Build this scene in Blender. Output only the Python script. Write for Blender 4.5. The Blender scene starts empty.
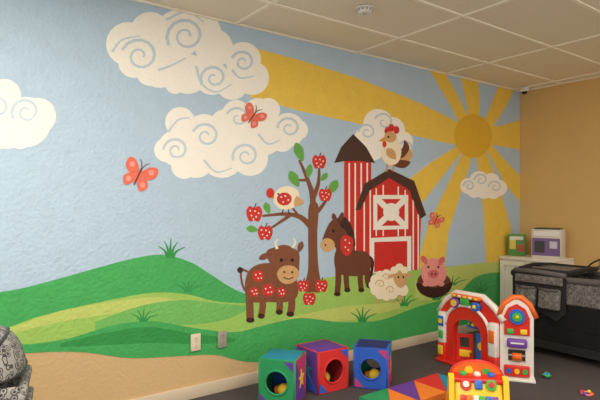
import bpy, bmesh, math, random
from mathutils import Vector, Matrix
from mathutils.geometry import tessellate_polygon
random.seed(7)
scene = bpy.context.scene
scene.view_settings.view_transform = 'Standard'

# ---------------------------------------------------------------- room data
H = 2.70
CAM = Vector((3.379, 0.0, 1.36))
YB = 5.741          # back wall
Y0 = -1.08          # near end of mural wall
XR = 4.6
F = 518.0
TH = math.atan2(700, 518)
FW = Vector((-math.sin(TH), math.cos(TH), 0))
RT = Vector((math.cos(TH), math.sin(TH), 0))

def wall_pt(u, v):
    """surveyed photo point -> (y,z) on the mural wall plane x=0"""
    d = FW + RT * ((u - 300) / F) + Vector((0, 0, (205 - v) / F))
    t = -CAM.x / d.x
    p = CAM + d * t
    return p.y, p.z

# ---------------------------------------------------------------- materials
def lin(c):
    c = c / 255.0
    return c / 12.92 if c <= 0.04045 else ((c + 0.055) / 1.055) ** 2.4
def col(rgb):
    return (lin(rgb[0]), lin(rgb[1]), lin(rgb[2]), 1)
MC = {}
def mat(name, rgb, rough=0.6, bump=0.0, bscale=60, var=0.0, vscale=3, emit=0, spec=0.5, alpha=1.0):
    if name in MC: return MC[name]
    m = bpy.data.materials.new(name); m.use_nodes = True
    nt = m.node_tree; b = nt.nodes['Principled BSDF']
    b.inputs['Base Color'].default_value = col(rgb)
    b.inputs['Roughness'].default_value = rough
    b.inputs['Specular IOR Level'].default_value = spec
    tc = nt.nodes.new('ShaderNodeTexCoord')
    if var > 0:
        n = nt.nodes.new('ShaderNodeTexNoise'); n.inputs['Scale'].default_value = vscale
        n.inputs['Detail'].default_value = 6; n.inputs['Roughness'].default_value = .65
        nt.links.new(tc.outputs['Object'], n.inputs['Vector'])
        mx = nt.nodes.new('ShaderNodeMix'); mx.data_type = 'RGBA'
        c = col(rgb)
        mx.inputs[6].default_value = tuple(x * (1 - var) for x in c[:3]) + (1,)
        mx.inputs[7].default_value = tuple(min(1, x * (1 + var)) for x in c[:3]) + (1,)
        nt.links.new(n.outputs['Fac'], mx.inputs[0])
        nt.links.new(mx.outputs[2], b.inputs['Base Color'])
    if bump > 0:
        n2 = nt.nodes.new('ShaderNodeTexNoise'); n2.inputs['Scale'].default_value = bscale
        n2.inputs['Detail'].default_value = 2
        nt.links.new(tc.outputs['Object'], n2.inputs['Vector'])
        bp = nt.nodes.new('ShaderNodeBump'); bp.inputs['Strength'].default_value = bump
        bp.inputs['Distance'].default_value = 0.01
        nt.links.new(n2.outputs['Fac'], bp.inputs['Height'])
        nt.links.new(bp.outputs['Normal'], b.inputs['Normal'])
    if emit > 0:
        b.inputs['Emission Color'].default_value = col(rgb)
        b.inputs['Emission Strength'].default_value = emit
    if alpha < 1:
        b.inputs['Alpha'].default_value = alpha
    MC[name] = m
    return m
def paint(name, rgb, var=0.12):
    return mat('paint_' + name, rgb, rough=0.5, bump=0.6, bscale=38, var=var, vscale=9, spec=0.35)
def pl(name, rgb, rough=0.35):
    return mat('plastic_' + name, rgb, rough=rough)
def fab(name, rgb):
    return mat('fabric_' + name, rgb, rough=0.8, bump=0.2, bscale=300, var=0.1, vscale=8)
def pattern_mat(name, c1, c2, scale, thr=0.5):
    if name in MC: return MC[name]
    m = bpy.data.materials.new(name); m.use_nodes = True
    nt = m.node_tree; b = nt.nodes['Principled BSDF']; b.inputs['Roughness'].default_value = 0.85
    tc = nt.nodes.new('ShaderNodeTexCoord')
    v = nt.nodes.new('ShaderNodeTexVoronoi'); v.inputs['Scale'].default_value = scale
    nt.links.new(tc.outputs['Object'], v.inputs['Vector'])
    r = nt.nodes.new('ShaderNodeValToRGB')
    r.color_ramp.interpolation = 'CONSTANT'
    r.color_ramp.elements[0].color = col(c1)
    r.color_ramp.elements[1].color = col(c2); r.color_ramp.elements[1].position = thr
    e = r.color_ramp.elements.new(thr * 0.5); e.color = col(c2)
    e2 = r.color_ramp.elements.new(thr * 0.75); e2.color = col(c1)
    nt.links.new(v.outputs['Distance'], r.inputs['Fac'])
    nt.links.new(r.outputs['Color'], b.inputs['Base Color'])
    MC[name] = m
    return m

# ---------------------------------------------------------------- mural painter
def empty(name, loc=(0, 0, 0), rz=0):
    o = bpy.data.objects.new(name, None); scene.collection.objects.link(o)
    o.location = loc; o.rotation_euler = (0, 0, rz); o.empty_display_size = 0.1
    return o
MURAL = empty('wall_mural')
LAYER = [0]
class Paint:
    def __init__(s, name):
        s.name = name; s.v = []; s.f = []; s.mi = []; s.mats = []
    def midx(s, m):
        if m not in s.mats: s.mats.append(m)
        return s.mats.index(m)
    def raw(s, pts, m):
        LAYER[0] += 1
        x = 0.0012 + LAYER[0] * 0.000012
        base = len(s.v)
        for (u, v) in pts:
            y, z = wall_pt(u, v)
            z = min(z, H - 0.002); y = min(y, YB - 0.002)
            s.v.append((x, y, z))
        tris = tessellate_polygon([[Vector((u, v, 0)) for u, v in pts]])
        k = s.midx(m)
        for t in tris:
            s.f.append(tuple(base + i for i in t)); s.mi.append(k)
    def blob(s, pts, m, n=5):
        N = len(pts); out = []
        for i in range(N):
            p0, p1, p2, p3 = [Vector(pts[(i + k - 1) % N]) for k in range(4)]
            for j in range(n):
                t = j / n
                q = 0.5 * ((2 * p1) + (p2 - p0) * t + (2 * p0 - 5 * p1 + 4 * p2 - p3) * t * t + (3 * p1 - p0 - 3 * p2 + p3) * t ** 3)
                out.append((q.x, q.y))
        s.raw(out, m)
    def ell(s, cx, cy, rx, ry, m, ang=0, n=28):
        a = math.radians(ang)
        s.raw([(cx + rx * math.cos(t) * math.cos(a) - ry * math.sin(t) * math.sin(a),
                cy + rx * math.cos(t) * math.sin(a) + ry * math.sin(t) * math.cos(a))
               for t in [2 * math.pi * i / n for i in range(n)]], m)
    def stroke(s, pts, w0, m, w1=None, smooth=True):
        if w1 is None: w1 = w0
        P = [Vector(p) for p in pts]
        if smooth and len(P) > 2:
            Q = []
            E = [P[0]] + P + [P[-1]]
            for i in range(1, len(E) - 2):
                p0, p1, p2, p3 = E[i - 1:i + 3]
                for j in range(5):
                    t = j / 5
                    Q.append(0.5 * ((2 * p1) + (p2 - p0) * t + (2 * p0 - 5 * p1 + 4 * p2 - p3) * t * t + (3 * p1 - p0 - 3 * p2 + p3) * t ** 3))
            Q.append(P[-1]); P = Q
        LAYER[0] += 1
        x = 0.0012 + LAYER[0] * 0.000012
        k = s.midx(m); base = len(s.v); n = len(P)
        for i, p in enumerate(P):
            d = (P[min(i + 1, n - 1)] - P[max(i - 1, 0)])
            d = d.normalized() if d.length > 0 else Vector((1, 0))
            w = (w0 + (w1 - w0) * i / (n - 1)) / 2
            nn = Vector((-d.y, d.x)) * w
            for q in (p + nn, p - nn):
                y, z = wall_pt(q.x, q.y); s.v.append((x, min(y, YB - .002), min(z, H - .002)))
        for i in range(n - 1):
            a = base + 2 * i
            s.f.append((a, a + 1, a + 3, a + 2)); s.mi.append(k)
    def spiral(s, cx, cy, r, turns, start, w, m, cw=1, asp=0.95):
        pts = []
        N = int(14 * turns)
        for i in range(N + 1):
            t = i / N
            a = math.radians(start) + cw * t * turns * 2 * math.pi
            rr = r * (1 - 0.82 * t)
            pts.append((cx + rr * math.cos(a), cy + rr * asp * math.sin(a)))
        s.stroke(pts, w, m, w * 0.6, smooth=False)
    def leaf(s, cx, cy, l, w, ang, m):
        a = math.radians(ang)
        base = [(-l, 0), (-l * .4, -w * .9), (l * .3, -w * .8), (l, 0), (l * .3, w * .8), (-l * .4, w * .9)]
        s.blob([(cx + x * math.cos(a) - y * math.sin(a), cy + x * math.sin(a) + y * math.cos(a)) for x, y in base], m, 4)
    def done(s):
        me = bpy.data.meshes.new(s.name); me.from_pydata(s.v, [], s.f)
        for m in s.mats: me.materials.append(m)
        me.polygons.foreach_set('material_index', s.mi); me.update()
        bm = bmesh.new(); bm.from_mesh(me)
        for f in bm.faces:
            f.normal_update()
            if f.normal.x < 0: f.normal_flip()
        bm.to_mesh(me); bm.free()
        o = bpy.data.objects.new(s.name, me); scene.collection.objects.link(o); o.parent = MURAL
        return o

SKY = paint('sky', (180, 204, 226), 0.09)
YEL = paint('sun_yellow', (238, 202, 84)); GOLD = paint('sun_gold', (228, 182, 56))
WHT = paint('cloud_white', (250, 246, 238), 0.04); SWL = paint('cloud_swirl', (200, 216, 230), 0.04)
GRN = paint('green', (72, 172, 94), 0.18); GRN2 = paint('green_dark', (54, 150, 76), 0.14)
LIME = paint('lime', (160, 202, 100), 0.14); LIME2 = paint('lime_pale', (194, 210, 114), 0.1)
MID = paint('green_mid', (118, 190, 100), 0.12)
RED = paint('barn_red', (208, 46, 42), 0.12); WH = paint('trim_white', (245, 240, 232), 0.03)
ROOF = paint('roof_brown', (74, 46, 40)); BRN = paint('tree_brown', (128, 78, 52)); COW = paint('cow_brown', (132, 80, 54))
HRS = paint('horse_brown', (110, 62, 44)); DK = paint('dark_brown', (64, 36, 30)); CRM = paint('cream', (248, 236, 208), .04)
TAN = paint('tan', (214, 168, 116)); ARED = paint('apple_red', (210, 52, 46)); PINK = paint('pink', (240, 156, 148))
PNK2 = paint('pink_dark', (218, 112, 114)); CORAL = paint('coral', (234, 112, 90)); LEAF = paint('leaf', (102, 170, 74))
BLK = paint('black', (30, 24, 24)); ORG = paint('orange', (230, 146, 50))

# sky
p = Paint('painted_sky')
LAYER[0] += 1
p.mats = [SKY]
p.v = [(0.0011, Y0, 0.72), (0.0011, YB - .002, 0.48), (0.0011, YB - .002, H - .002), (0.0011, Y0, H - .002)]
p.f = [(0, 1, 2, 3)]; p.mi = [0]
p.done()

# sun and rays
p = Paint('painted_sun')
p.raw([(240, 44), (300, 60), (360, 79), (420, 103), (462, 124), (460, 146), (420, 137), (360, 124), (300, 111), (250, 97)], YEL)
p.raw([(466, 140), (462, 152), (440, 180), (420, 206), (405, 190), (405, 182), (430, 163)], YEL)
p.raw([(466, 145), (474, 150), (462, 190), (449, 230), (444, 268), (416, 268), (428, 225), (450, 180)], YEL)
p.raw([(474, 145), (484, 145), (500, 190), (510, 225), (514, 268), (486, 268), (484, 220), (480, 180)], YEL)
p.raw([(482, 142), (486, 138), (505, 160), (521, 176), (521, 202), (505, 184)], YEL)
p.raw([(486, 126), (500, 126), (521, 120), (521, 150), (500, 146), (486, 144)], YEL)
p.raw([(480, 128), (490, 108), (498, 86), (514, 90), (505, 108), (488, 134)], YEL)
p.raw([(470, 130), (466, 100), (461, 76), (478, 81), (480, 105), (478, 128)], YEL)
p.raw([(464, 132), (450, 105), (430, 68), (446, 73), (460, 100), (474, 130)], YEL)
p.ell(473, 136, 19, 22, GOLD)
p.done()

def cloud(name, lobes, swirls, inner=()):
    p = Paint(name)
    for (u, v, r) in lobes: p.ell(u, v, r * 1.0, r, WHT)
    for q in inner: p.blob(q, WHT)
    for sw in swirls: p.spiral(*sw)
    p.done()
cloud('painted_cloud_1', [(128, 44, 22), (150, 32, 20), (178, 34, 24), (202, 32, 19), (214, 48, 19), (243, 60, 18), (252, 78, 17), (232, 84, 16),
      (212, 78, 17), (188, 74, 20), (160, 66, 22), (134, 62, 16), (150, 72, 14), (175, 84, 10)],
      [(140, 56, 19, 1.5, 200, 3.2, SWL, 1), (186, 36, 20, 1.6, 150, 3.4, SWL, 1), (214, 78, 14, 1.4, 150, 3, SWL, 1),
       (243, 62, 12, 1.4, 200, 2.8, SWL, 1)])
p = Paint('painted_cloud_1_lines')
p.stroke([(112, 52), (122, 40), (140, 36)], 2.6, SWL, 1); p.stroke([(166, 20), (186, 12), (204, 22)], 2.4, SWL, 1)
p.stroke([(158, 70), (170, 66), (186, 58)], 2.6, SWL, 1.2); p.stroke([(196, 66), (202, 84), (216, 92), (232, 84)], 2.6, SWL, 1)
p.stroke([(232, 70), (240, 78), (254, 76)], 2.4, SWL, 1); p.done()
cloud('painted_cloud_2', [(180, 122, 15), (176, 148, 18), (166, 150, 12), (204, 132, 18), (196, 160, 18), (226, 126, 17), (236, 114, 14), (222, 156, 22), (250, 158, 18),
      (258, 112, 14), (268, 110, 12), (262, 134, 22), (288, 130, 17), (298, 130, 10), (282, 140, 12), (184, 166, 13), (240, 140, 18)],
      [(176, 150, 13, 1.5, 180, 2.8, SWL, 1), (206, 136, 14, 1.4, 200, 2.8, SWL, 1), (246, 156, 14, 1.5, 160, 2.8, SWL, 1),
       (289, 128, 12, 1.4, 180, 2.6, SWL, 1), (238, 118, 12, 1.2, 200, 2.4, SWL, 1)])
p = Paint('painted_cloud_2_lines')
p.stroke([(168, 132), (178, 120), (190, 118)], 2.4, SWL, 1); p.stroke([(204, 160), (216, 172), (232, 168)], 2.4, SWL, 1)
p.stroke([(258, 134), (268, 144), (280, 140)], 2.4, SWL, 1); p.done()
cloud('painted_cloud_3', [(4, 96, 17), (26, 122, 25), (38, 116, 18), (6, 124, 25), (-20, 104, 28), (-22, 128, 22), (20, 136, 13)],
      [(26, 112, 15, 1.5, 150, 3.2, SWL, 1), (-2, 108, 12, 1.2, 200, 3, SWL, 1)])
cloud('painted_cloud_4', [(378, 124, 15), (366, 138, 12), (372, 150, 11), (392, 130, 13), (402, 142, 11), (400, 154, 12), (384, 142, 16)],
      [(367, 132, 9, 1.4, 180, 2, SWL, 1), (404, 148, 8, 1.3, 0, 2, SWL, -1), (384, 122, 10, 1.2, 200, 2, SWL, 1)])
cloud('painted_cloud_5', [(468, 186, 8), (479, 181, 10), (491, 182, 9), (499, 188, 8), (484, 190, 9), (474, 191, 7), (493, 191, 8)],
      [(469, 186, 6, 1.3, 180, 1.6, SWL, 1), (481, 180, 7, 1.3, 180, 1.6, SWL, 1), (495, 187, 7, 1.3, 180, 1.6, SWL, 1)])

# hills
p = Paint('painted_hills')
def hill(top, bot, m):
    def sm(P):
        P = [Vector(q) for q in P]; E = [P[0]] + P + [P[-1]]; Q = []
        for i in range(1, len(E) - 2):
            a, b, c, d = E[i - 1:i + 3]
            for j in range(6):
                t = j / 6
                q = 0.5 * ((2 * b) + (c - a) * t + (2 * a - 5 * b + 4 * c - d) * t * t + (3 * b - a - 3 * c + d) * t ** 3)
                Q.append((q.x, q.y))
        Q.append(tuple(P[-1])); return Q
    p.raw(sm(top) + sm(bot)[::-1], m)
hill([(225, 300), (250, 292), (290, 285), (330, 277), (370, 271), (420, 268), (470, 265), (521, 262)],
     [(225, 345), (300, 345), (360, 338), (420, 320), (470, 310), (521, 300)], LIME)
hill([(415, 280), (445, 268), (480, 263), (505, 262), (521, 266)], [(415, 300), (460, 300), (490, 298), (510, 296), (521, 296)], LIME2)
hill([(462, 290), (474, 278), (490, 273), (521, 272)], [(462, 300), (480, 302), (500, 300), (521, 298)], GRN)
hill([(-420, 345), (-120, 306), (0, 292), (50, 281), (100, 267), (140, 257), (165, 255), (190, 262), (210, 274), (232, 288), (250, 296), (262, 304)],
     [(-420, 400), (-120, 345), (0, 328), (60, 330), (120, 330), (160, 330), (200, 325), (225, 320), (245, 315), (262, 306)], GRN)
hill([(-420, 420), (-120, 352), (-10, 332), (40, 316), (100, 302), (150, 293), (185, 294), (215, 301), (245, 303), (280, 300), (330, 300), (380, 306), (430, 300)],
     [(-420, 450), (-120, 382), (-10, 352), (60, 349), (130, 345), (200, 340), (250, 340), (300, 335), (330, 330), (380, 325), (430, 302)], LIME)
hill([(10, 328), (60, 311), (110, 302), (150, 297), (180, 300)], [(10, 334), (60, 322), (110, 314), (150, 308), (180, 302)], LIME2)
hill([(255, 330), (300, 315), (350, 306), (400, 302)], [(255, 334), (300, 324), (350, 320), (400, 308)], LIME2)
hill([(95, 322), (140, 306), (180, 300), (215, 303), (250, 306)], [(95, 330), (150, 326), (200, 324), (230, 318), (250, 308)], MID)
hill([(-420, 470), (-120, 386), (0, 346), (30, 344), (70, 338), (110, 326), (150, 321), (195, 328), (235, 332), (265, 325), (300, 318), (340, 322), (380, 320), (420, 306), (460, 297), (521, 292)],
     [(-420, 504), (-120, 406), (0, 359), (30, 353), (80, 352), (130, 358), (180, 356), (215, 355), (250, 362), (300, 359), (350, 354), (400, 342), (450, 329), (521, 313)], GRN)
hill([(60, 343), (110, 332), (150, 327), (195, 334), (235, 338)], [(60, 347), (110, 345), (150, 343), (195, 344), (235, 342)], GRN2)
p.done()

def tuft(p, u, v, h, m):
    for dx, dh, bend in [(-6, .6, -6), (-3, .85, -3), (0, 1, 1), (3, .8, 5), (6, .55, 9)]:
        p.stroke([(u + dx * .4, v), (u + dx * .6 + bend * .3, v - h * dh * .6), (u + dx + bend, v - h * dh)], h * .17, m, 0.5)
p = Paint('painted_grass_tufts')
for t in [(170, 258, 20), (188, 292, 12), (143, 322, 14), (362, 322, 16), (404, 306, 14), (436, 300, 12), (480, 292, 12), (452, 285, 10)]:
    tuft(p, t[0], t[1], t[2], GRN2)
p.done()

# barn
p = Paint('painted_barn')
p.raw([(344, 158), (371, 158), (371, 256), (344, 258)], RED)
for x in (349, 355, 361, 367): p.stroke([(x, 163), (x, 252)], 1.5, WH, smooth=False)
p.raw([(334, 163), (341, 147), (353, 134), (366, 147), (375, 163), (360, 161), (345, 161)], ROOF)
p.raw([(360, 206), (370, 186), (389, 174), (410, 186), (421, 214), (419, 270), (360, 274)], RED)
for x, t in [(364, 202), (370, 190), (413, 200), (418, 214)]: p.stroke([(x, t), (x, 270)], 1.4, WH, smooth=False)
for x in (376, 383, 398, 405): p.stroke([(x, 182 + abs(389 - x) * .5), (x, 236)], 1.3, WH, smooth=False)
p.raw([(355, 210), (364, 184), (389, 169), (414, 181), (426, 215), (420, 219), (409, 190), (389, 178), (370, 190), (360, 210)], ROOF)
p.raw([(373, 195), (408, 195), (408, 229), (373, 230)], WH)
p.raw([(377, 199), (404.5, 199), (404.5, 225.5), (377, 226)], RED)
p.stroke([(377, 199), (405, 226)], 6, WH, smooth=False); p.stroke([(405, 199), (377, 226)], 6, WH, smooth=False)
p.ell(391, 212, 8, 9, WH)
p.raw([(370, 238), (411, 236), (411, 271), (370, 273)], WH)
p.raw([(374, 242), (407, 241), (407, 270), (374, 272)], RED)
p.done()

DOTS = lambda p, L, r=0.9: [p.ell(x, y, r, r, WH, n=8) for x, y in L]
def apple(p, u, v, r):
    p.blob([(u, v - r * .75), (u + r * .6, v - r), (u + r, v - r * .2), (u + r * .6, v + r * .9), (u, v + r * .8),
            (u - r * .6, v + r * .9), (u - r, v - r * .2), (u - r * .6, v - r)], ARED)
    p.stroke([(u, v - r * .7), (u + r * .25, v - r * 1.35)], 1.2, BRN, smooth=False)
    DOTS(p, [(u - r * .5, v - r * .4), (u + r * .1, v - r * .35), (u + r * .55, v - r * .1), (u - r * .35, v + r * .2), (u + r * .25, v + r * .35), (u - r * .1, v + r * .65)], r * .11)
p = Paint('painted_apple_tree')
p.blob([(304, 290), (308, 268), (308, 235), (309, 205), (318, 205), (317, 235), (318, 265), (321, 290), (312, 292)], BRN)
p.stroke([(313, 220), (312, 195), (306, 176), (299, 160)], 7, BRN, 2)
p.stroke([(312, 200), (318, 184), (319, 168)], 5.5, BRN, 2)
p.stroke([(314, 215), (322, 206), (331, 192)], 5, BRN, 2)
p.stroke([(312, 228), (300, 217), (284, 214), (262, 216)], 6.5, BRN, 2)
p.stroke([(290, 215), (280, 222), (268, 230)], 4, BRN, 1.5)
p.stroke([(300, 218), (290, 206), (276, 200)], 2.5, BRN, 1.2)
p.stroke([(306, 180), (298, 180), (292, 178)], 3, BRN, 1.4)
for l in [(299, 152, 10, 5, 70), (294, 179, 9, 5, 60), (309, 171, 7, 3.5, 100), (333, 187, 8, 4.5, 120), (252, 229, 6, 3.5, 10), (267, 208, 6, 3.5, 70), (324, 177, 5, 3, 130)]:
    p.leaf(*l, LEAF)
for a in [(319, 162, 7), (325, 195, 6.5), (254, 214, 8), (265, 233, 7.5), (303, 286, 6), (321, 286, 6.5), (309, 299, 6.5)]: apple(p, *a)
p.done()
p = Paint('painted_bird')
p.blob([(273, 198), (278, 189), (288, 186), (297, 190), (299, 198), (294, 207), (284, 210), (276, 206)], CRM)
p.blob([(296, 196), (304, 203), (294, 206)], TAN)
p.ell(284, 199, 7.5, 6.5, ARED); DOTS(p, [(281, 197), (285, 196), (288, 200), (283, 202)], .9)
p.raw([(274, 194), (267, 197), (274, 199)], ORG); p.ell(278, 194, 1, 1, BLK)
p.stroke([(283, 209), (282, 214)], 1, DK); p.stroke([(288, 209), (289, 214)], 1, DK)
p.ell(270, 193, 4, 5, ARED); p.done()

# cow
p = Paint('painted_cow')
p.stroke([(248, 272), (241, 270), (242, 284), (246, 292)], 2, COW, 2); p.ell(240, 270, 3, 3, DK)
p.blob([(246, 276), (254, 266), (268, 263), (284, 266), (296, 278), (297, 296), (286, 302), (268, 302), (252, 302), (245, 294)], COW)
for a in [(249, 252, 320, 7.5), (262, 263, 316, 6.5), (279, 281, 312, 6.5), (291, 292, 314, 7)]:
    p.stroke([(a[0], 290), (a[0] + .5, 305), (a[1] - 2, a[2])], a[3], COW, a[3], smooth=True)
    p.ell(a[1] - 2, a[2], a[3] * .55, 2.6, DK)
p.blob([(266, 252), (275, 247), (286, 245), (298, 252), (299, 264), (297, 278), (287, 283), (277, 278), (271, 266)], COW)
p.leaf(265, 256, 7, 3.2, -25, COW); p.leaf(300, 247, 6, 3, 110, COW)
p.blob([(277, 272), (283, 266), (293, 266), (299, 273), (295, 281), (286, 284), (279, 280)], TAN)
p.stroke([(277, 249), (275, 243), (278, 239)], 3, CRM, 1); p.stroke([(292, 248), (295, 242), (293, 238)], 3, CRM, 1)
p.ell(281, 260, 1.6, 2, BLK); p.ell(292, 260, 1.6, 2, BLK); p.ell(284, 272, 1, 1.3, DK); p.ell(292, 272, 1, 1.3, DK)
p.stroke([(283, 277), (288, 279), (293, 277)], 1, DK)
for (x, y, r) in [(258, 276, 6), (268, 290, 6.5), (254, 292, 5), (281, 292, 5)]:
    for k in range(5): p.ell(x + r * .5 * math.cos(k * 1.257), y + r * .5 * math.sin(k * 1.257), r * .52, r * .52, ARED, n=12)
    DOTS(p, [(x - r * .4, y - r * .2), (x + r * .3, y - r * .4), (x, y + r * .35), (x + r * .5, y + r * .3)], .8)
p.done()
# horse
p = Paint('painted_horse')
p.stroke([(366, 256), (372, 262), (370, 280)], 5, DK, 2)
p.blob([(338, 246), (346, 240), (354, 250), (366, 252), (371, 262), (366, 274), (350, 276), (337, 272), (334, 258)], HRS)
for a in [(338, 337, 294, 6), (346, 347, 290, 5.5), (360, 361, 290, 5.5), (367, 369, 286, 5.5)]:
    p.stroke([(a[0], 268), (a[0], 280), (a[1], a[2])], a[3], HRS, a[3] * .9); p.ell(a[1], a[2], a[3] * .55, 2.2, DK)
p.blob([(330, 222), (338, 218), (347, 223), (352, 238), (354, 254), (338, 256), (335, 247), (328, 250), (322, 244), (324, 234)], HRS)
p.blob([(338, 217), (346, 218), (352, 228), (355, 245), (350, 246), (346, 232), (340, 226)], DK)
p.leaf(334, 218, 5, 2.4, 75, HRS); p.leaf(341, 217, 5, 2.4, 105, HRS)
p.blob([(321, 242), (326, 238), (333, 241), (334, 248), (327, 252), (321, 248)], TAN)
p.ell(333, 231, 1.4, 1.8, BLK); p.ell(325, 245, .9, 1.1, DK)
p.blob([(342, 236), (352, 238), (352, 250), (346, 256), (340, 248)], ARED); DOTS(p, [(345, 240), (349, 243), (345, 247), (348, 250)], .8)
p.done()
# sheep
p = Paint('painted_sheep')
for x in (378, 386, 394, 400): p.stroke([(x, 292), (x, 303)], 3, TAN, 2.6)
for k in range(12):
    a = k * math.pi / 6
    p.ell(386 + 13 * math.cos(a), 285 + 11 * math.sin(a), 4.8, 4.8, CRM, n=14)
p.ell(386, 285, 14, 12, CRM)
p.ell(403, 290, 5, 6, CRM)
p.spiral(380, 284, 5, 1.2, 180, 1, TAN); p.spiral(390, 290, 4.5, 1.2, 180, 1, TAN); p.spiral(386, 277, 4, 1.2, 180, 1, TAN)
p.blob([(393, 272), (400, 270), (407, 275), (406, 283), (400, 288), (394, 282)], TAN)
for q in [(394, 270), (399, 267), (404, 270)]: p.ell(q[0], q[1], 4, 3.6, CRM, n=14)
p.leaf(391, 276, 4, 2, -20, TAN); p.leaf(409, 275, 4, 2, 20, TAN)
p.ell(398, 277, .9, 1.2, BLK); p.ell(403, 277, .9, 1.2, BLK); p.done()
# pig
p = Paint('painted_pig')
p.blob([(417, 280), (425, 272), (440, 272), (450, 280), (446, 292), (434, 297), (421, 291)], HRS)
p.blob([(421, 276), (424, 262), (434, 258), (443, 264), (446, 276), (440, 284), (428, 286)], PINK)
p.leaf(424, 260, 5, 3, 60, PNK2); p.leaf(441, 261, 5, 3, 120, PNK2)
p.ell(433, 274, 5.5, 4.2, PNK2); p.ell(431.5, 274, .8, 1.3, DK); p.ell(435, 274, .8, 1.3, DK)
p.ell(428, 267, 1, 1.3, BLK); p.ell(438, 267, 1, 1.3, BLK)
p.blob([(416, 283), (424, 285), (434, 288), (446, 284), (452, 282), (448, 292), (434, 298), (420, 293)], DK)
p.ell(425, 284, 3, 2.4, PINK); p.ell(441, 284, 3, 2.4, PINK); p.done()
# rooster
p = Paint('painted_rooster')
for (q, m) in [([(392, 158), (402, 154), (408, 148), (412, 156), (404, 164)], TAN), ([(392, 156), (402, 148), (404, 140), (409, 148), (402, 158)], HRS),
               ([(392, 160), (402, 160), (410, 162), (404, 168), (394, 166)], HRS)]: p.blob(q, m)
p.blob([(385, 134), (393, 131), (398, 140), (401, 152), (397, 163), (388, 165), (381, 157), (382, 145)], CRM)
p.leaf(391, 154, 7, 4.5, 50, TAN)
for q in [(387, 131), (391, 128), (396, 130)]: p.ell(q[0], q[1], 3, 4, ARED, n=12)
p.ell(390, 137, 6, 5.5, TAN); p.ell(384, 144, 2, 3.6, ARED)
p.raw([(384, 137), (378, 141), (385, 142)], ORG); p.ell(388, 137, 1, 1.2, BLK)
p.stroke([(387, 164), (386, 172)], 1.2, ORG); p.stroke([(393, 164), (393, 172)], 1.2, ORG); p.done()
# butterflies
def butterfly(name, u, v, s, ang):
    p = Paint(name); a = math.radians(ang)
    def T(x, y): return (u + s * (x * math.cos(a) - y * math.sin(a)), v + s * (x * math.sin(a) + y * math.cos(a)))
    for sx in (-1, 1):
        p.blob([T(0, -.1), T(sx * .5, -.9), T(sx * 1.1, -1.0), T(sx * 1.15, -.35), T(sx * .5, .1)], CORAL)
        p.blob([T(0, .1), T(sx * .6, .0), T(sx * .95, .45), T(sx * .6, .95), T(sx * .2, .6)], CORAL)
        for q in [(sx * .75, -.6), (sx * .55, .45)]:
            x, y = T(*q); p.ell(x, y, s * .2, s * .2, PINK, n=12)
    p.stroke([T(0, -.6), T(0, .7)], s * .14, HRS, s * .1, smooth=False)
    p.stroke([T(0, -.6), T(-.2, -1), T(-.4, -1.15)], .9, HRS, .5); p.stroke([T(0, -.6), T(.2, -1), T(.4, -1.15)], .9, HRS, .5)
    p.done()
butterfly('painted_butterfly_1', 138, 176, 14, 25)
butterfly('painted_butterfly_2', 252, 117, 10, 35)
butterfly('painted_butterfly_3', 435, 221, 6.5, 25)

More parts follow.
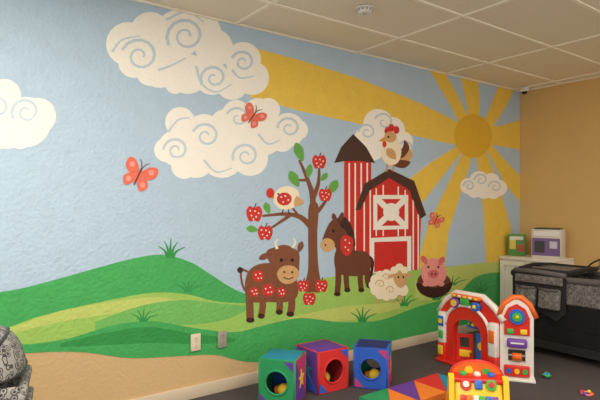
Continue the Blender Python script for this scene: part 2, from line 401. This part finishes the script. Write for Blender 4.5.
# ---------------------------------------------------------------- solid builder
class Obj:
    def __init__(s, name):
        s.name = name; s.bm = bmesh.new(); s.mats = []
    def mi(s, m):
        if m not in s.mats: s.mats.append(m)
        return s.mats.index(m)
    def _add(s, tmp, m, M):
        tmp.transform(M); k = s.mi(m)
        for f in tmp.faces: f.material_index = k
        me = bpy.data.meshes.new('t'); tmp.to_mesh(me); tmp.free(); s.bm.from_mesh(me)
        bpy.data.meshes.remove(me)
    def box(s, c, size, m, rot=(0, 0, 0), bev=0.0, seg=2):
        t = bmesh.new(); bmesh.ops.create_cube(t, size=1)
        bmesh.ops.scale(t, vec=size, verts=t.verts)
        if bev > 0: bmesh.ops.bevel(t, geom=t.edges[:], offset=bev, segments=seg, affect='EDGES', profile=.5)
        R = Matrix.Rotation(rot[2], 4, 'Z') @ Matrix.Rotation(rot[1], 4, 'Y') @ Matrix.Rotation(rot[0], 4, 'X')
        for f in t.faces: f.smooth = bev > 0
        s._add(t, m, Matrix.Translation(c) @ R)
    def cyl(s, a, b, r, m, r2=None, seg=20, bev=0):
        a = Vector(a); b = Vector(b); d = b - a
        t = bmesh.new(); bmesh.ops.create_cone(t, cap_ends=True, segments=seg, radius1=r, radius2=r if r2 is None else r2, depth=d.length)
        if bev > 0:
            es = [e for e in t.edges if len(e.link_faces) == 2 and any(len(f.verts) > 4 for f in e.link_faces)]
            bmesh.ops.bevel(t, geom=es, offset=bev, segments=2, affect='EDGES')
        for f in t.faces: f.smooth = len(f.verts) == 4
        q = Vector((0, 0, 1)).rotation_difference(d.normalized()).to_matrix().to_4x4()
        s._add(t, m, Matrix.Translation((a + b) / 2) @ q)
    def sph(s, c, r, m, sc=(1, 1, 1), rot=0):
        t = bmesh.new(); bmesh.ops.create_uvsphere(t, u_segments=20, v_segments=12, radius=r)
        bmesh.ops.scale(t, vec=sc, verts=t.verts)
        for f in t.faces: f.smooth = True
        s._add(t, m, Matrix.Translation(c) @ Matrix.Rotation(rot, 4, 'Z'))
    def tube(s, pts, r, m, seg=10, closed=False):
        P = [Vector(q) for q in pts]; t = bmesh.new(); rings = []; n = len(P)
        up0 = None
        for i, q in enumerate(P):
            if closed: d = (P[(i + 1) % n] - P[(i - 1) % n]).normalized()
            else: d = (P[min(i + 1, n - 1)] - P[max(i - 1, 0)]).normalized()
            if up0 is None:
                up0 = Vector((0, 0, 1)) if abs(d.z) < .9 else Vector((1, 0, 0))
            x = d.cross(up0).normalized(); y = x.cross(d).normalized(); up0 = y
            rings.append([t.verts.new(q + (x * math.cos(k * 2 * math.pi / seg) + y * math.sin(k * 2 * math.pi / seg)) * r) for k in range(seg)])
        for i in range(n if closed else n - 1):
            A = rings[i]; B = rings[(i + 1) % n]
            for k in range(seg):
                f = t.faces.new((A[k], A[(k + 1) % seg], B[(k + 1) % seg], B[k])); f.smooth = True
        if not closed:
            t.faces.new(rings[0][::-1]); t.faces.new(rings[-1])
        s._add(t, m, Matrix.Identity(4))
    def prism(s, outer, holes, d, m, M=Matrix.Identity(4)):
        """2D (x,z) outline extruded along +y by d"""
        t = bmesh.new(); loops = [outer] + list(holes)
        flat = [q for L in loops for q in L]
        A = [t.verts.new((q[0], 0, q[1])) for q in flat]; B = [t.verts.new((q[0], d, q[1])) for q in flat]
        for tri in tessellate_polygon([[Vector((q[0], q[1], 0)) for q in L] for L in loops]):
            try:
                t.faces.new([A[i] for i in tri]); t.faces.new([B[i] for i in tri][::-1])
            except ValueError: pass
        o = 0
        for L in loops:
            n = len(L)
            for i in range(n):
                a = o + i; b = o + (i + 1) % n
                t.faces.new((A[a], A[b], B[b], B[a]))
            o += n
        bmesh.ops.recalc_face_normals(t, faces=t.faces[:])
        s._add(t, m, M)
    def done(s, loc=(0, 0, 0), rz=0, parent=None, sc=1):
        me = bpy.data.meshes.new(s.name); s.bm.to_mesh(me); s.bm.free()
        for m in s.mats: me.materials.append(m)
        o = bpy.data.objects.new(s.name, me); scene.collection.objects.link(o)
        o.location = loc; o.rotation_euler = (0, 0, rz); o.scale = (sc, sc, sc)
        if parent: o.parent = parent
        return o
def circ(cx, cy, r, n=24, ry=None, a0=0, a1=360):
    ry = ry or r
    full = abs(a1 - a0) == 360
    N = n if full else n - 1
    return [(cx + r * math.cos(math.radians(a0 + (a1 - a0) * i / N)), cy + ry * math.sin(math.radians(a0 + (a1 - a0) * i / N))) for i in range(n)]

# ---------------------------------------------------------------- room shell
BEIGE = mat('wall_beige', (214, 180, 132), rough=.7, bump=.45, bscale=42, var=.05, vscale=6)
BEIGE2 = mat('wall_beige_back', (218, 180, 116), rough=.7, bump=.4, bscale=42, var=.05, vscale=6)
o = Obj('wall_left'); o.box((-.05, (Y0 + YB) / 2, H / 2), (.1, YB - Y0, H), BEIGE); o.done()
o = Obj('wall_back'); o.box((XR / 2 - .05, YB + .05, H / 2), (XR + .1, .1, H), BEIGE2); o.done()
cp = mat('carpet', (80, 73, 75), rough=.95, bump=.6, bscale=250, var=.4, vscale=90)
o = Obj('floor'); o.box((XR / 2, (Y0 + YB) / 2, -.05), (XR, YB - Y0, .1), cp); o.done()
tile = mat('ceiling_tile', (242, 232, 210), rough=.9, bump=.4, bscale=180, var=.08, vscale=60)
grid = mat('ceiling_grid', (250, 243, 226), rough=.5)
o = Obj('ceiling'); o.box((XR / 2, (Y0 + YB) / 2, H + .055), (XR, YB - Y0, .1), tile)
xs = [0.5 + .61 * i for i in range(7)]; ys = [-.54 + 1.22 * i for i in range(0, 6)]
for x in xs: o.box((x, (Y0 + YB) / 2, H + .001), (.024, YB - Y0, .012), grid)
for y in ys: o.box((XR / 2, y, H + .0015), (XR, .024, .011), grid)
o.box((.012, (Y0 + YB) / 2, H + .001), (.024, YB - Y0, .012), grid); o.box((XR / 2, YB - .012, H + .001), (XR, .024, .012), grid)
o.done()
bb = mat('baseboard_vinyl', (216, 198, 174), rough=.5)
o = Obj('baseboard_left'); o.box((.006, (Y0 + YB) / 2, .045), (.012, YB - Y0, .09), bb, bev=.003); o.done()
o = Obj('baseboard_back'); o.box((XR / 2 + .006, YB - .006, .045), (XR - .012, .012, .09), bb, bev=.003); o.done()

# troffer lights in the ceiling grid
tl = mat('troffer_lens', (255, 246, 228), emit=3.0)
for i, (x, y) in enumerate([(2.635, .07), (2.635, 2.51), (3.245, 4.95), (1.415, .07)]):
    o = Obj('ceiling_light'); o.box((0, 0, -.008), (.56, 1.16, .006), tl); o.box((0, 0, -.003), (.585, 1.19, .006), grid)
    o.done((x, y, H - .003))
def area(name, loc, sx, sy, e, rot=(0, 0, 0), c=(1, .93, .81)):
    l = bpy.data.lights.new(name, 'AREA'); l.shape = 'RECTANGLE'; l.size = sx; l.size_y = sy; l.energy = e; l.color = c
    ob = bpy.data.objects.new(name, l); scene.collection.objects.link(ob); ob.location = loc; ob.rotation_euler = rot
area('ceiling_lamp_a', (2.635, .07, H - .02), .58, 1.18, 46)
area('ceiling_lamp_b', (2.635, 2.51, H - .02), .58, 1.18, 32)
area('ceiling_lamp_c', (3.245, 4.95, H - .02), .58, 1.18, 10)
area('ceiling_lamp_d', (1.415, .07, H - .02), .58, 1.18, 26)
w = bpy.data.worlds.new('World'); scene.world = w; w.use_nodes = True
w.node_tree.nodes['Background'].inputs[0].default_value = (1, .93, .82, 1)
w.node_tree.nodes['Background'].inputs[1].default_value = 1.12

# ---------------------------------------------------------------- wall fittings
pw = pl('almond', (226, 214, 190)); pdk = pl('slot_dark', (60, 55, 50)); pg = pl('steel_grey', (160, 154, 142))
def outlet(u, v, m, n):
    y, z = wall_pt(u, v); o = Obj('wall_outlet')
    o.box((.004, 0, 0), (.008, .076, .12), m, bev=.003)
    for s in (-.027, .027):
        o.cyl((.006, 0, s), (.011, 0, s), .017, m, seg=20)
        for d in (-.006, .006): o.box((.011, d, s + .003), (.002, .002, .009), pdk)
        o.cyl((.010, 0, s - .008), (.012, 0, s - .008), .0025, pdk, seg=8)
    o.cyl((.008, 0, 0), (.0095, 0, 0), .003, pg, seg=8)
    o.done((0.008, y, z))
outlet(195, 342, pw, 0); outlet(221.5, 339, pg, 1)
o = Obj('smoke_detector')
wp = pl('white', (236, 234, 228)); 
o.cyl((0, 0, -.008), (0, 0, 0), .065, wp, seg=32); o.cyl((0, 0, -.038), (0, 0, -.008), .045, wp, r2=.058, seg=32, bev=.004)
for k in range(12):
    a = k * math.pi / 6; o.box((.053 * math.cos(a), .053 * math.sin(a), -.02), (.004, .012, .012), pg, rot=(0, 0, a))
o.cyl((0, 0, -.041), (0, 0, -.038), .012, pg); o.done((.81, 2.45, H - .001))
o = Obj('security_camera')
o.cyl((0, 0, -.02), (0, 0, 0), .055, wp, seg=32, bev=.004); o.cyl((0, 0, -.045), (0, 0, -.02), .04, wp, r2=.05, seg=32)
o.sph((0, 0, -.045), .034, pl('dome_black', (20, 20, 22), .1), (1, 1, .9)); o.done((.16, 5.56, H - .006))

# ---------------------------------------------------------------- soft play cubes
fabs = {k: fab(k, v) for k, v in dict(green=(38, 150, 92), blue=(40, 92, 196), purple=(104, 58, 156), red=(214, 44, 40), teal=(30, 140, 170), yellow=(240, 200, 50), orange=(240, 130, 40), navy=(30, 44, 110), magenta=(196, 60, 120)).items()}
def cube(corner, dirx, s, h, cols, holes, deco, tri='purple'):
    """corner = front-left bottom; dirx = direction along front face. local x along front, y into depth"""
    a = math.atan2(dirx[1], dirx[0])
    o = Obj('soft_play_cube')
    fr, rt, bk, lf, tp = [fabs[c] for c in cols[:5]]; pip = fabs[cols[5]]
    th = .012
    faces = [(fr, Matrix.Identity(4)), (rt, Matrix.Translation((s, 0, 0)) @ Matrix.Rotation(math.pi / 2, 4, 'Z')),
             (bk, Matrix.Translation((s, s, 0)) @ Matrix.Rotation(math.pi, 4, 'Z')),
             (lf, Matrix.Translation((0, s, 0)) @ Matrix.Rotation(-math.pi / 2, 4, 'Z'))]
    for i, (m, M) in enumerate(faces):
        hl = [circ(s / 2, h / 2, s * .31, 28)] if holes[i] else []
        o.prism([(.004, .004), (s - .004, .004), (s - .004, h - .004), (.004, h - .004)], hl, th, m, M)
        Mo = M @ Matrix.Translation((0, -.003, 0))
        if holes[i]:
            pts = [M @ Vector((q[0], 0, q[1])) for q in circ(s / 2, h / 2, s * .31, 28)]
            o.tube(pts, .008, pip, 8, True)
            q = s * .30
            o.prism([(.012, .012), (q, .012), (.012, q)], [], .004, fabs[tri], Mo)
            o.prism([(s - .012, h - .012), (s - q, h - .012), (s - .012, h - q)], [], .004, fabs[tri], Mo)
        else:
            o.prism([(.012, .012), (s - .012, .012), (.012, h - .012)], [], .003, fabs[tri], Mo)
            o.prism([(s * .5 + s * .26 * math.sin(k * math.pi / 5) * (1 if k % 2 == 0 else .45), h * .5 + s * .26 * math.cos(k * math.pi / 5) * (1 if k % 2 == 0 else .45)) for k in range(10)],
                    [], .004, fabs[deco], M @ Matrix.Translation((0, -.006, 0)))
    o.box((s / 2, s / 2, h - .008), (s - .008, s - .008, .012), tp, bev=.004)
    o.box((s / 2, s / 2, .008), (s - .008, s - .008, .012), fabs['navy'])
    for z in (.01, h - .01):
        o.tube([(.01, .01, z), (s - .01, .01, z)], .01, pip); o.tube([(s - .01, .01, z), (s - .01, s - .01, z)], .01, pip)
        o.tube([(s - .01, s - .01, z), (.01, s - .01, z)], .01, pip); o.tube([(.01, s - .01, z), (.01, .01, z)], .01, pip)
    for x in (.01, s - .01):
        for y in (.01, s - .01): o.cyl((x, y, .002), (x, y, h - .002), .011, pip)
    o.sph((s * .55, s * .5, .014 + .05), .05, fabs['yellow']); o.sph((s * .35, s * .62, .014 + .035), .035, fabs['orange'])
    o.done((corner[0], corner[1], 0), a)
cube((.365, 1.875), (.8, .6), .265, .315, ['green', 'magenta', 'blue', 'green', 'teal', 'green'], [1, 0, 0, 0], 'yellow', 'purple')
cube((.49, 2.30), (.03, 1), .285, .305, ['red', 'red', 'blue', 'purple', 'purple', 'red'], [1, 0, 0, 0], 'teal', 'blue')
cube((.515, 2.612), (.79, .61), .258, .305, ['blue', 'teal', 'green', 'purple', 'navy', 'blue'], [1, 0, 1, 0], 'orange', 'magenta')
# foam mat
o = Obj('foam_play_mat')
L = .84; Wd = .30; t = .045; cs = ['green', 'orange', 'purple', 'orange', 'red', 'teal', 'yellow', 'green']
n = 3
for i in range(n):
    y0 = i * L / n; y1 = (i + 1) * L / n - .004
    A = [(0, y0), (Wd, y0), (0, y1)]; B = [(Wd, y0 + .004), (Wd, y1), (.004, y1)]
    for j, T in enumerate((A, B)):
        c = fabs[cs[(2 * i + j) % 8]]
        o.prism([(q[0], q[1]) for q in T], [], t, c, Matrix(((1, 0, 0, 0), (0, 0, 1, 0), (0, 1, 0, 0), (0, 0, 0, 1))))
o.done((.762, 2.44, 0.0), 0)

# ---------------------------------------------------------------- toy playhouse
W_ = pl('toy_white', (236, 232, 226)); R_ = pl('toy_red', (218, 44, 34)); B_ = pl('toy_blue', (44, 108, 208)); G_ = pl('toy_green', (70, 180, 80))
Y_ = pl('toy_yellow', (248, 206, 50)); P_ = pl('toy_purple', (120, 70, 170)); O_ = pl('toy_orange', (240, 112, 40)); T_ = pl('toy_teal', (90, 190, 200)); GY_ = pl('toy_grey', (196, 198, 204))
house = empty('toy_playhouse', (.43, 3.73, 0), math.atan2(-.05, .63)); house.scale = (.97, .97, .97)
o = Obj('door_panel'); w = .63
arch = [(.15, .04), (.15, .30)] + circ(.315, .30, .165, 16, .14, 180, 0)[1:-1] + [(.48, .30), (.48, .04)]
outer = [(0, 0), (w, 0), (w, .46), (.55, .54), (.46, .60), (.17, .60), (.07, .53), (0, .46)]
o.prism(outer, [arch], .06, R_)
sur = [(.085, .0), (.085, .33)] + circ(.315, .33, .23, 20, .20, 180, 0)[1:-1] + [(.545, .33), (.545, .0)]
o.prism(sur, [[(.165, .02), (.165, .29)] + circ(.315, .29, .15, 16, .125, 180, 0)[1:-1] + [(.465, .29), (.465, .02)]], .02, R_, Matrix.Translation((0, -.02, 0)))
o.tube([(q[0], -.024, q[1]) for q in circ(.315, .335, .235, 20, .20, 180, 0)], .014, W_, 10)
o.tube([(-.03, .02, .43), (.06, .02, .55), (.17, .02, .625), (.46, .02, .625), (.57, .02, .555), (.66, .02, .46)], .028, W_, 12)
o.box((.315, .0, .612), (.3, .10, .03), O_, bev=.01)
for i in range(5): o.box((.20 + i * .058, -.045, .612), (.035, .02, .02), [Y_, W_][i % 2], bev=.004)
o.box((.045, -.012, .30), (.085, .06, .28), W_, bev=.014); o.box((.045, -.012, .085), (.09, .065, .16), R_, bev=.014)
o.box((.585, -.012, .30), (.085, .06, .28), W_, bev=.014); o.box((.585, -.012, .085), (.09, .065, .16), R_, bev=.014)
o.box((.045, -.045, .36), (.06, .012, .09), B_, bev=.004); o.box((.045, -.045, .24), (.05, .012, .07), G_, bev=.004)
o.cyl((.045, -.056, .36), (.045, -.04, .36), .022, Y_)
o.box((.045, -.048, .10), (.055, .012, .08), Y_, bev=.004)
o.box((.585, -.045, .33), (.05, .012, .10), O_, bev=.004)
o.cyl((.20, -.05, .545), (.20, 0, .545), .045, P_, seg=28); o.cyl((.20, -.057, .545), (.20, -.045, .545), .03, Y_, seg=28)
o.cyl((.42, -.05, .545), (.42, 0, .545), .038, B_, seg=28); o.sph((.42, -.05, .545), .018, Y_)
o.box((.31, -.03, .57), (.09, .04, .06), G_, bev=.008)
o.box((.315, -.03, .015), (.60, .12, .03), R_, bev=.01)
o.done(parent=house)
o = Obj('swing_door')
o.prism([(0, .035), (0, .26), (.14, .26), (.14, .035)], [[(.03, .14), (.03, .23), (.11, .23), (.11, .14)]], .02, R_)
o.box((.07, -.004, .09), (.09, .02, .06), Y_, bev=.005); o.sph((.12, -.012, .11), .012, Y_)
d = o.done((.155, .035, 0), math.radians(35), parent=house)
o = Obj('window_and_toys')
o.box((.36, .05, .36), (.2, .02, .05), B_, bev=.006)
for i, c in enumerate((G_, Y_, P_, R_)): o.sph((.29 + i * .05, .035, .37), .018, c)
o.cyl((.33, .04, .03), (.33, .04, .04), .05, P_); o.box((.42, .055, .17), (.12, .02, .26), B_, bev=.005)
o.cyl((.42, .035, .2), (.42, .05, .2), .035, Y_)
o.done(parent=house)
o = Obj('side_panel'); w2 = .25
o.prism([(0, 0), (w2, 0), (w2, .50), (.21, .60), (.125, .65), (.04, .61), (0, .52)], [[(.06, .14), (.06, .24), (.19, .24), (.19, .14)]], .05, W_)
o.tube([(-.01, .02, .50), (.03, .02, .60), (.10, .02, .655), (.16, .02, .655), (.22, .02, .60), (.265, .02, .50)], .026, O_, 12)
o.prism([(.03, .36), (.22, .36), (.22, .50), (.19, .57), (.125, .61), (.06, .575), (.03, .51)], [], .015, R_, Matrix.Translation((0, -.015, 0)))
o.cyl((.125, -.035, .51), (.125, -.01, .51), .06, B_, seg=28); o.cyl((.125, -.045, .51), (.125, -.03, .51), .036, G_, seg=28); o.sph((.125, -.045, .51), .014, Y_)
o.box((.075, -.02, .39), (.05, .02, .04), G_, bev=.005); o.box((.175, -.02, .39), (.05, .02, .04), Y_, bev=.005)
o.box((.125, -.03, .30), (.15, .05, .07), P_, bev=.014); o.box((.125, -.056, .305), (.10, .005, .012), W_)
o.cyl((.09, -.02, .19), (.16, -.02, .19), .03, O_, seg=16); o.cyl((.05, 0.02, .19), (.2, .02, .19), .008, GY_)
o.box((.125, -.015, .075), (.19, .025, .09), R_, bev=.01)
for i, c in enumerate((B_, Y_, G_)): o.cyl((.065 + .06 * i, -.036, .075), (.065 + .06 * i, -.02, .075), .02, c)
o.box((.125, 0, .012), (.27, .14, .024), W_, bev=.008)
o.done((.632, .005, 0), math.radians(39), parent=house)

# ---------------------------------------------------------------- baby activity walker toy (low, rounded, orange/yellow)
o = Obj('baby_walker_toy')
for sx in (-.17, .17):
    o.prism([(-.15, .05), (.12, .05), (.14, .09), (.06, .14), (.03, .24), (-.02, .28), (-.07, .26), (-.10, .12), (-.16, .09)], [], .035, Y_, Matrix.Translation((sx + .0175, 0, 0)) @ Matrix.Rotation(math.pi / 2, 4, 'Z'))
    for y in (-.12, .10):
        o.cyl((sx - .03, y, .042), (sx + .03, y, .042), .042, O_, seg=24, bev=.006); o.cyl((sx - .034, y, .042), (sx + .034, y, .042), .022, R_, seg=20)
R18 = math.radians(-28)
o.box((0, -.05, .17), (.30, .06, .20), Y_, rot=(R18, 0, 0), bev=.02)
o.box((0, .02, .255), (.34, .16, .035), R_, rot=(math.radians(8), 0, 0), bev=.015)
o.prism([(-.165, .25)] + circ(0, .25, .165, 20, .095, 180, 0)[1:-1] + [(.165, .25)], [], .05, O_, Matrix.Translation((0, .03, 0)))
o.tube([(q[0], .055, q[1]) for q in circ(0, .25, .165, 20, .095, 180, 0)], .014, R_, 10)
def onp(x, z, dy=0):
    v = Matrix.Rotation(R18, 4, 'X') @ Vector((x, -.030 - dy, z)); return (v.x, v.y - .05, v.z + .17)
o.cyl(onp(-.08, .04), onp(-.08, .04, .02), .036, R_); o.cyl(onp(-.08, .04, .015), onp(-.08, .04, .03), .02, W_)
o.cyl(onp(.08, .045), onp(.08, .045, .02), .034, G_); o.cyl(onp(.08, .045, .015), onp(.08, .045, .03), .018, R_)
o.box(onp(0, .045, .008), (.05, .02, .06), B_, rot=(R18, 0, 0), bev=.006)
for i in range(6): o.box(onp(-.1 + .04 * i, -.05, .006), (.034, .02, .05), [R_, O_, W_, G_, B_, P_][i], rot=(R18, 0, 0), bev=.004)
for i, c in enumerate((G_, W_, B_)): o.sph((-.09 + i * .09, .0, .275), .024, c, (1, 1, .8))
o.cyl((-.05, .022, .29), (-.05, .032, .29), .028, Y_); o.cyl((.06, .022, .285), (.06, .032, .285), .024, G_)
o.done((1.37, 2.91, 0), math.radians(42), sc=.97)

# ---------------------------------------------------------------- playpen
pf = fab('playpen_black', (34, 32, 34)); pgry = fab('playpen_grey', (96, 92, 92))
ppat = pattern_mat('playpen_pattern', (84, 80, 79), (132, 128, 125), 34, .6)
mesh = mat('playpen_mesh', (24, 24, 26), rough=.9, alpha=.7)
o = Obj('playpen'); a, b, hh = 1.02, .70, .74
for x in (.03, a - .03):
    for y in (.03, b - .03):
        o.cyl((x, y, .045), (x, y, hh - .02), .022, pf); o.sph((x, y, hh - .02), .04, pf, (1, 1, .9))
        o.box((x, y, .03), (.07, .07, .06), pf, bev=.014)
        o.cyl((x - .012, y - .02, .02), (x + .012, y - .02, .02), .02, pg)
def sag(p0, p1, dz):
    return [Vector(p0).lerp(Vector(p1), t / 10) - Vector((0, 0, dz * math.sin(math.pi * t / 10))) for t in range(11)]
for p0, p1 in [((.03, .03, hh - .02), (a - .03, .03, hh - .02)), ((.03, b - .03, hh - .02), (a - .03, b - .03, hh - .02)), ((.03, .03, hh - .02), (.03, b - .03, hh - .02)), ((a - .03, .03, hh - .02), (a - .03, b - .03, hh - .02))]:
    o.tube(sag(p0, p1, .015), .028, pgry, 12)
for (c, s_) in [((a / 2, .028, 0), (a - .1, .008)), ((a / 2, b - .028, 0), (a - .1, .008)), ((.028, b / 2, 0), (.008, b - .1)), ((a - .028, b / 2, 0), (.008, b - .1))]:
    o.box((c[0], c[1], .60), (s_[0], s_[1], .22), ppat); o.box((c[0], c[1], .30), (s_[0], s_[1], .40), mesh)
    o.box((c[0], c[1], .105), (s_[0] + .004, s_[1] + .004, .07), pf)
o.box((a / 2, b / 2, .10), (a - .08, b - .08, .04), pgry, bev=.01)
o.box((a / 2, b / 2, .53), (a - .09, b - .09, .03), pgry, bev=.01)
o.prism([(0, .36), (.0, .75), (.48, .74), (.48, .42), (.40, .34), (.26, .40), (.15, .33), (.07, .36)], [], .012, pf, Matrix.Translation((.05, -.020, 0)))
for i, (x, z0, z1) in enumerate([(.08, .44, .62), (.30, .44, .62)]):
    o.box((x + .10, -.045, (z0 + z1) / 2), (.19, .05, z1 - z0), ppat, rot=(math.radians(-6), 0, 0), bev=.018, seg=3)
    o.tube([(x + .01, -.06, z1), (x + .10, -.075, z1 - .012), (x + .19, -.06, z1)], .010, pgry, 8)
o.box((.29, -.03, .69), (.44, .02, .07), ppat, bev=.006)
o.tube([(.06, -.025, .755), (.27, -.025, .76), (.53, -.025, .745)], .022, pgry, 10)
o.tube([(.05, .08, .76), (.03, .35, .775), (.06, .62, .76), (.30, .64, .755), (.50, .62, .76), (.53, .35, .775), (.5, .08, .76)], .02, pf, 10, True)
o.box((.28, .35, .745), (.44, .50, .03), ppat, bev=.012)
o.tube([(.70 + .24 * math.cos(math.radians(q)), .5, .72 + .16 * math.sin(math.radians(q))) for q in range(0, 181, 12)], .008, pf, 8)
for q in (60, 90, 120):
    x = .70 + .24 * math.cos(math.radians(q)); z = .72 + .16 * math.sin(math.radians(q)); o.cyl((x, .5, z - .06), (x, .5, z), .002, pf); o.sph((x, .5, z - .07), .02, pgry)
o.done((.62, 4.52, 0), math.radians(0))

# ---------------------------------------------------------------- cabinet
cw = mat('cabinet_white', (238, 232, 220), rough=.5); 
o = Obj('storage_cabinet'); cx, cy, ch = .62, .44, .785
o.box((cx / 2, cy / 2 + .01, .04), (cx - .04, cy - .04, .08), cw); o.box((cx / 2, cy / 2 + .01, .42), (cx, cy - .02, .69), cw, bev=.003)
o.box((cx / 2, cy / 2, ch - .015), (cx + .0, cy + .01, .03), cw, bev=.004)
for x in (.155, .465):
    o.prism([(x - .145, .10), (x + .145, .10), (x + .145, .74), (x - .145, .74)], [[(x - .10, .15), (x + .10, .15), (x + .10, .69), (x - .10, .69)]], .018, cw, Matrix.Translation((0, -.002, 0)))
for x in (.28, .34): o.cyl((x, -.022, .55), (x, 0, .55), .011, pg)
o.done((.018, 5.285, 0))
o = Obj('picture_books')
for i, c in enumerate([(84, 140, 66), (200, 190, 120), (60, 110, 60)]):
    m = mat('book_%d' % i, c, rough=.5)
    o.box((.0, i * .03, .095 - i * .004), (.14, .022, .19 - i * .008), m, bev=.003); o.box((0.0, i * .03, .095), (.134, .016, .182 - i * .008), cw)
o.box((-.03, -.012, .10), (.05, .003, .08), mat('book_photo', (220, 200, 90)), bev=.001); o.box((.035, -.012, .07), (.05, .003, .06), mat('book_photo2', (180, 80, 60)), bev=.001)
o.box((0, -.012, .155), (.11, .003, .03), mat('book_title', (230, 230, 210)), bev=.001)
o.done((.135, 5.44, ch), math.radians(25), sc=1.3)
o = Obj('product_box')
bx = mat('box_card', (214, 208, 198), rough=.6); bpx = mat('box_violet', (120, 92, 146), rough=.5); bk = mat('box_dark', (66, 62, 64))
o.box((0, 0, .125), (.24, .14, .25), bx, bev=.003); o.box((0, -.071, .10), (.225, .003, .15), bpx); o.box((-.05, -.073, .10), (.08, .003, .10), bk)
o.box((.06, -.073, .12), (.06, .003, .06), mat('box_lilac', (210, 200, 220))); o.box((0, -.072, .215), (.20, .003, .04), wp)
o.box((0, 0, .255), (.20, .11, .012), bk, bev=.003)
o.done((.47, 5.50, ch), math.radians(12), sc=1.25)

# ---------------------------------------------------------------- stroller at the left edge
spat = pattern_mat('stroller_pattern', (58, 58, 60), (150, 147, 144), 34, .55)
o = Obj('baby_stroller'); fr = pl('frame_black', (34, 34, 36))
for x in (-.22, .22):
    for y in (-.28, .22):
        o.cyl((x - .02, y, .09), (x + .02, y, .09), .09, fr, seg=28, bev=.008); o.cyl((x - .024, y, .09), (x + .024, y, .09), .045, pg, seg=20)
    o.tube([(x, .22, .09), (x, .05, .38), (x, -.25, .72), (x, -.42, .92)], .014, fr, 10); o.tube([(x, -.28, .09), (x, .0, .40), (x, .14, .55)], .014, fr, 10)
o.tube([(-.22, -.42, .92), (-.18, -.46, .97), (.18, -.46, .97), (.22, -.42, .92)], .018, fr, 10)
o.tube([(-.22, .22, .09), (.22, .22, .09)], .01, fr); o.tube([(-.22, -.28, .09), (.22, -.28, .09)], .01, fr)
o.box((0, -.02, .40), (.40, .36, .07), spat, rot=(math.radians(8), 0, 0), bev=.03, seg=3)
o.box((0, -.19, .60), (.40, .07, .44), spat, rot=(math.radians(25), 0, 0), bev=.03, seg=3)
for x in (-.21, .21): o.box((x, -.02, .50), (.04, .40, .18), spat, bev=.018, seg=3)
o.box((0, .18, .54), (.46, .05, .05), spat, bev=.02, seg=3)
o.box((0, .18, .34), (.36, .04, .26), spat, rot=(math.radians(-8), 0, 0), bev=.015)
t = bmesh.new(); N = 14; R = 18; g = []
CY, CZ, CR = -.02, .62, .21
def cpt(a_, b_):
    rad = CR * (max(math.sin(b_), 0) ** .4)
    return Vector((-.24 * math.cos(b_), CY + rad * math.cos(a_), CZ + rad * math.sin(a_)))
for i in range(N + 1):
    a_ = math.radians(0 + 150 * i / N)
    g.append([t.verts.new(cpt(a_, math.pi * j / R)) for j in range(R + 1)])
for i in range(N):
    for j in range(R):
        f = t.faces.new((g[i][j], g[i][j + 1], g[i + 1][j + 1], g[i + 1][j])); f.smooth = True
bmesh.ops.remove_doubles(t, verts=t.verts[:], dist=1e-5)
o._add(t, spat, Matrix.Identity(4))
for ad in (0, 50, 100, 150): o.tube([cpt(math.radians(ad), math.pi * j / R) for j in range(R + 1)], .007, fr, 8)
o.done((.66, .22, 0), math.radians(-12))

# ---------------------------------------------------------------- little floor toys
o = Obj('toy_rattle_ball')
o.sph((0, 0, .024), .024, T_); o.tube([(.024 * math.cos(k * .5236) * 1.15, .024 * math.sin(k * .5236) * 1.15, .024) for k in range(12)], .006, G_, 8, True)
o.sph((.01, -.012, .04), .01, B_); o.done((1.26, 3.98, 0))
o = Obj('toy_teether_ring')
o.tube([(.035 * math.cos(k * .39), .035 * math.sin(k * .39), .009) for k in range(16)], .009, pl('pink', (226, 120, 140)), 8, True)
for k in range(4): o.sph((.035 * math.cos(k * 1.57), .035 * math.sin(k * 1.57), .014), .014, [O_, Y_, R_, P_][k])
o.done((1.617, 3.86, 0))

# ---------------------------------------------------------------- camera
cd = bpy.data.cameras.new('Camera'); cam = bpy.data.objects.new('Camera', cd); scene.collection.objects.link(cam)
cd.sensor_width = 36; cd.lens = 36 * F / 600; cd.shift_y = 5 / 600
cam.location = CAM; cam.rotation_euler = (math.pi / 2, 0, TH)
scene.camera = cam
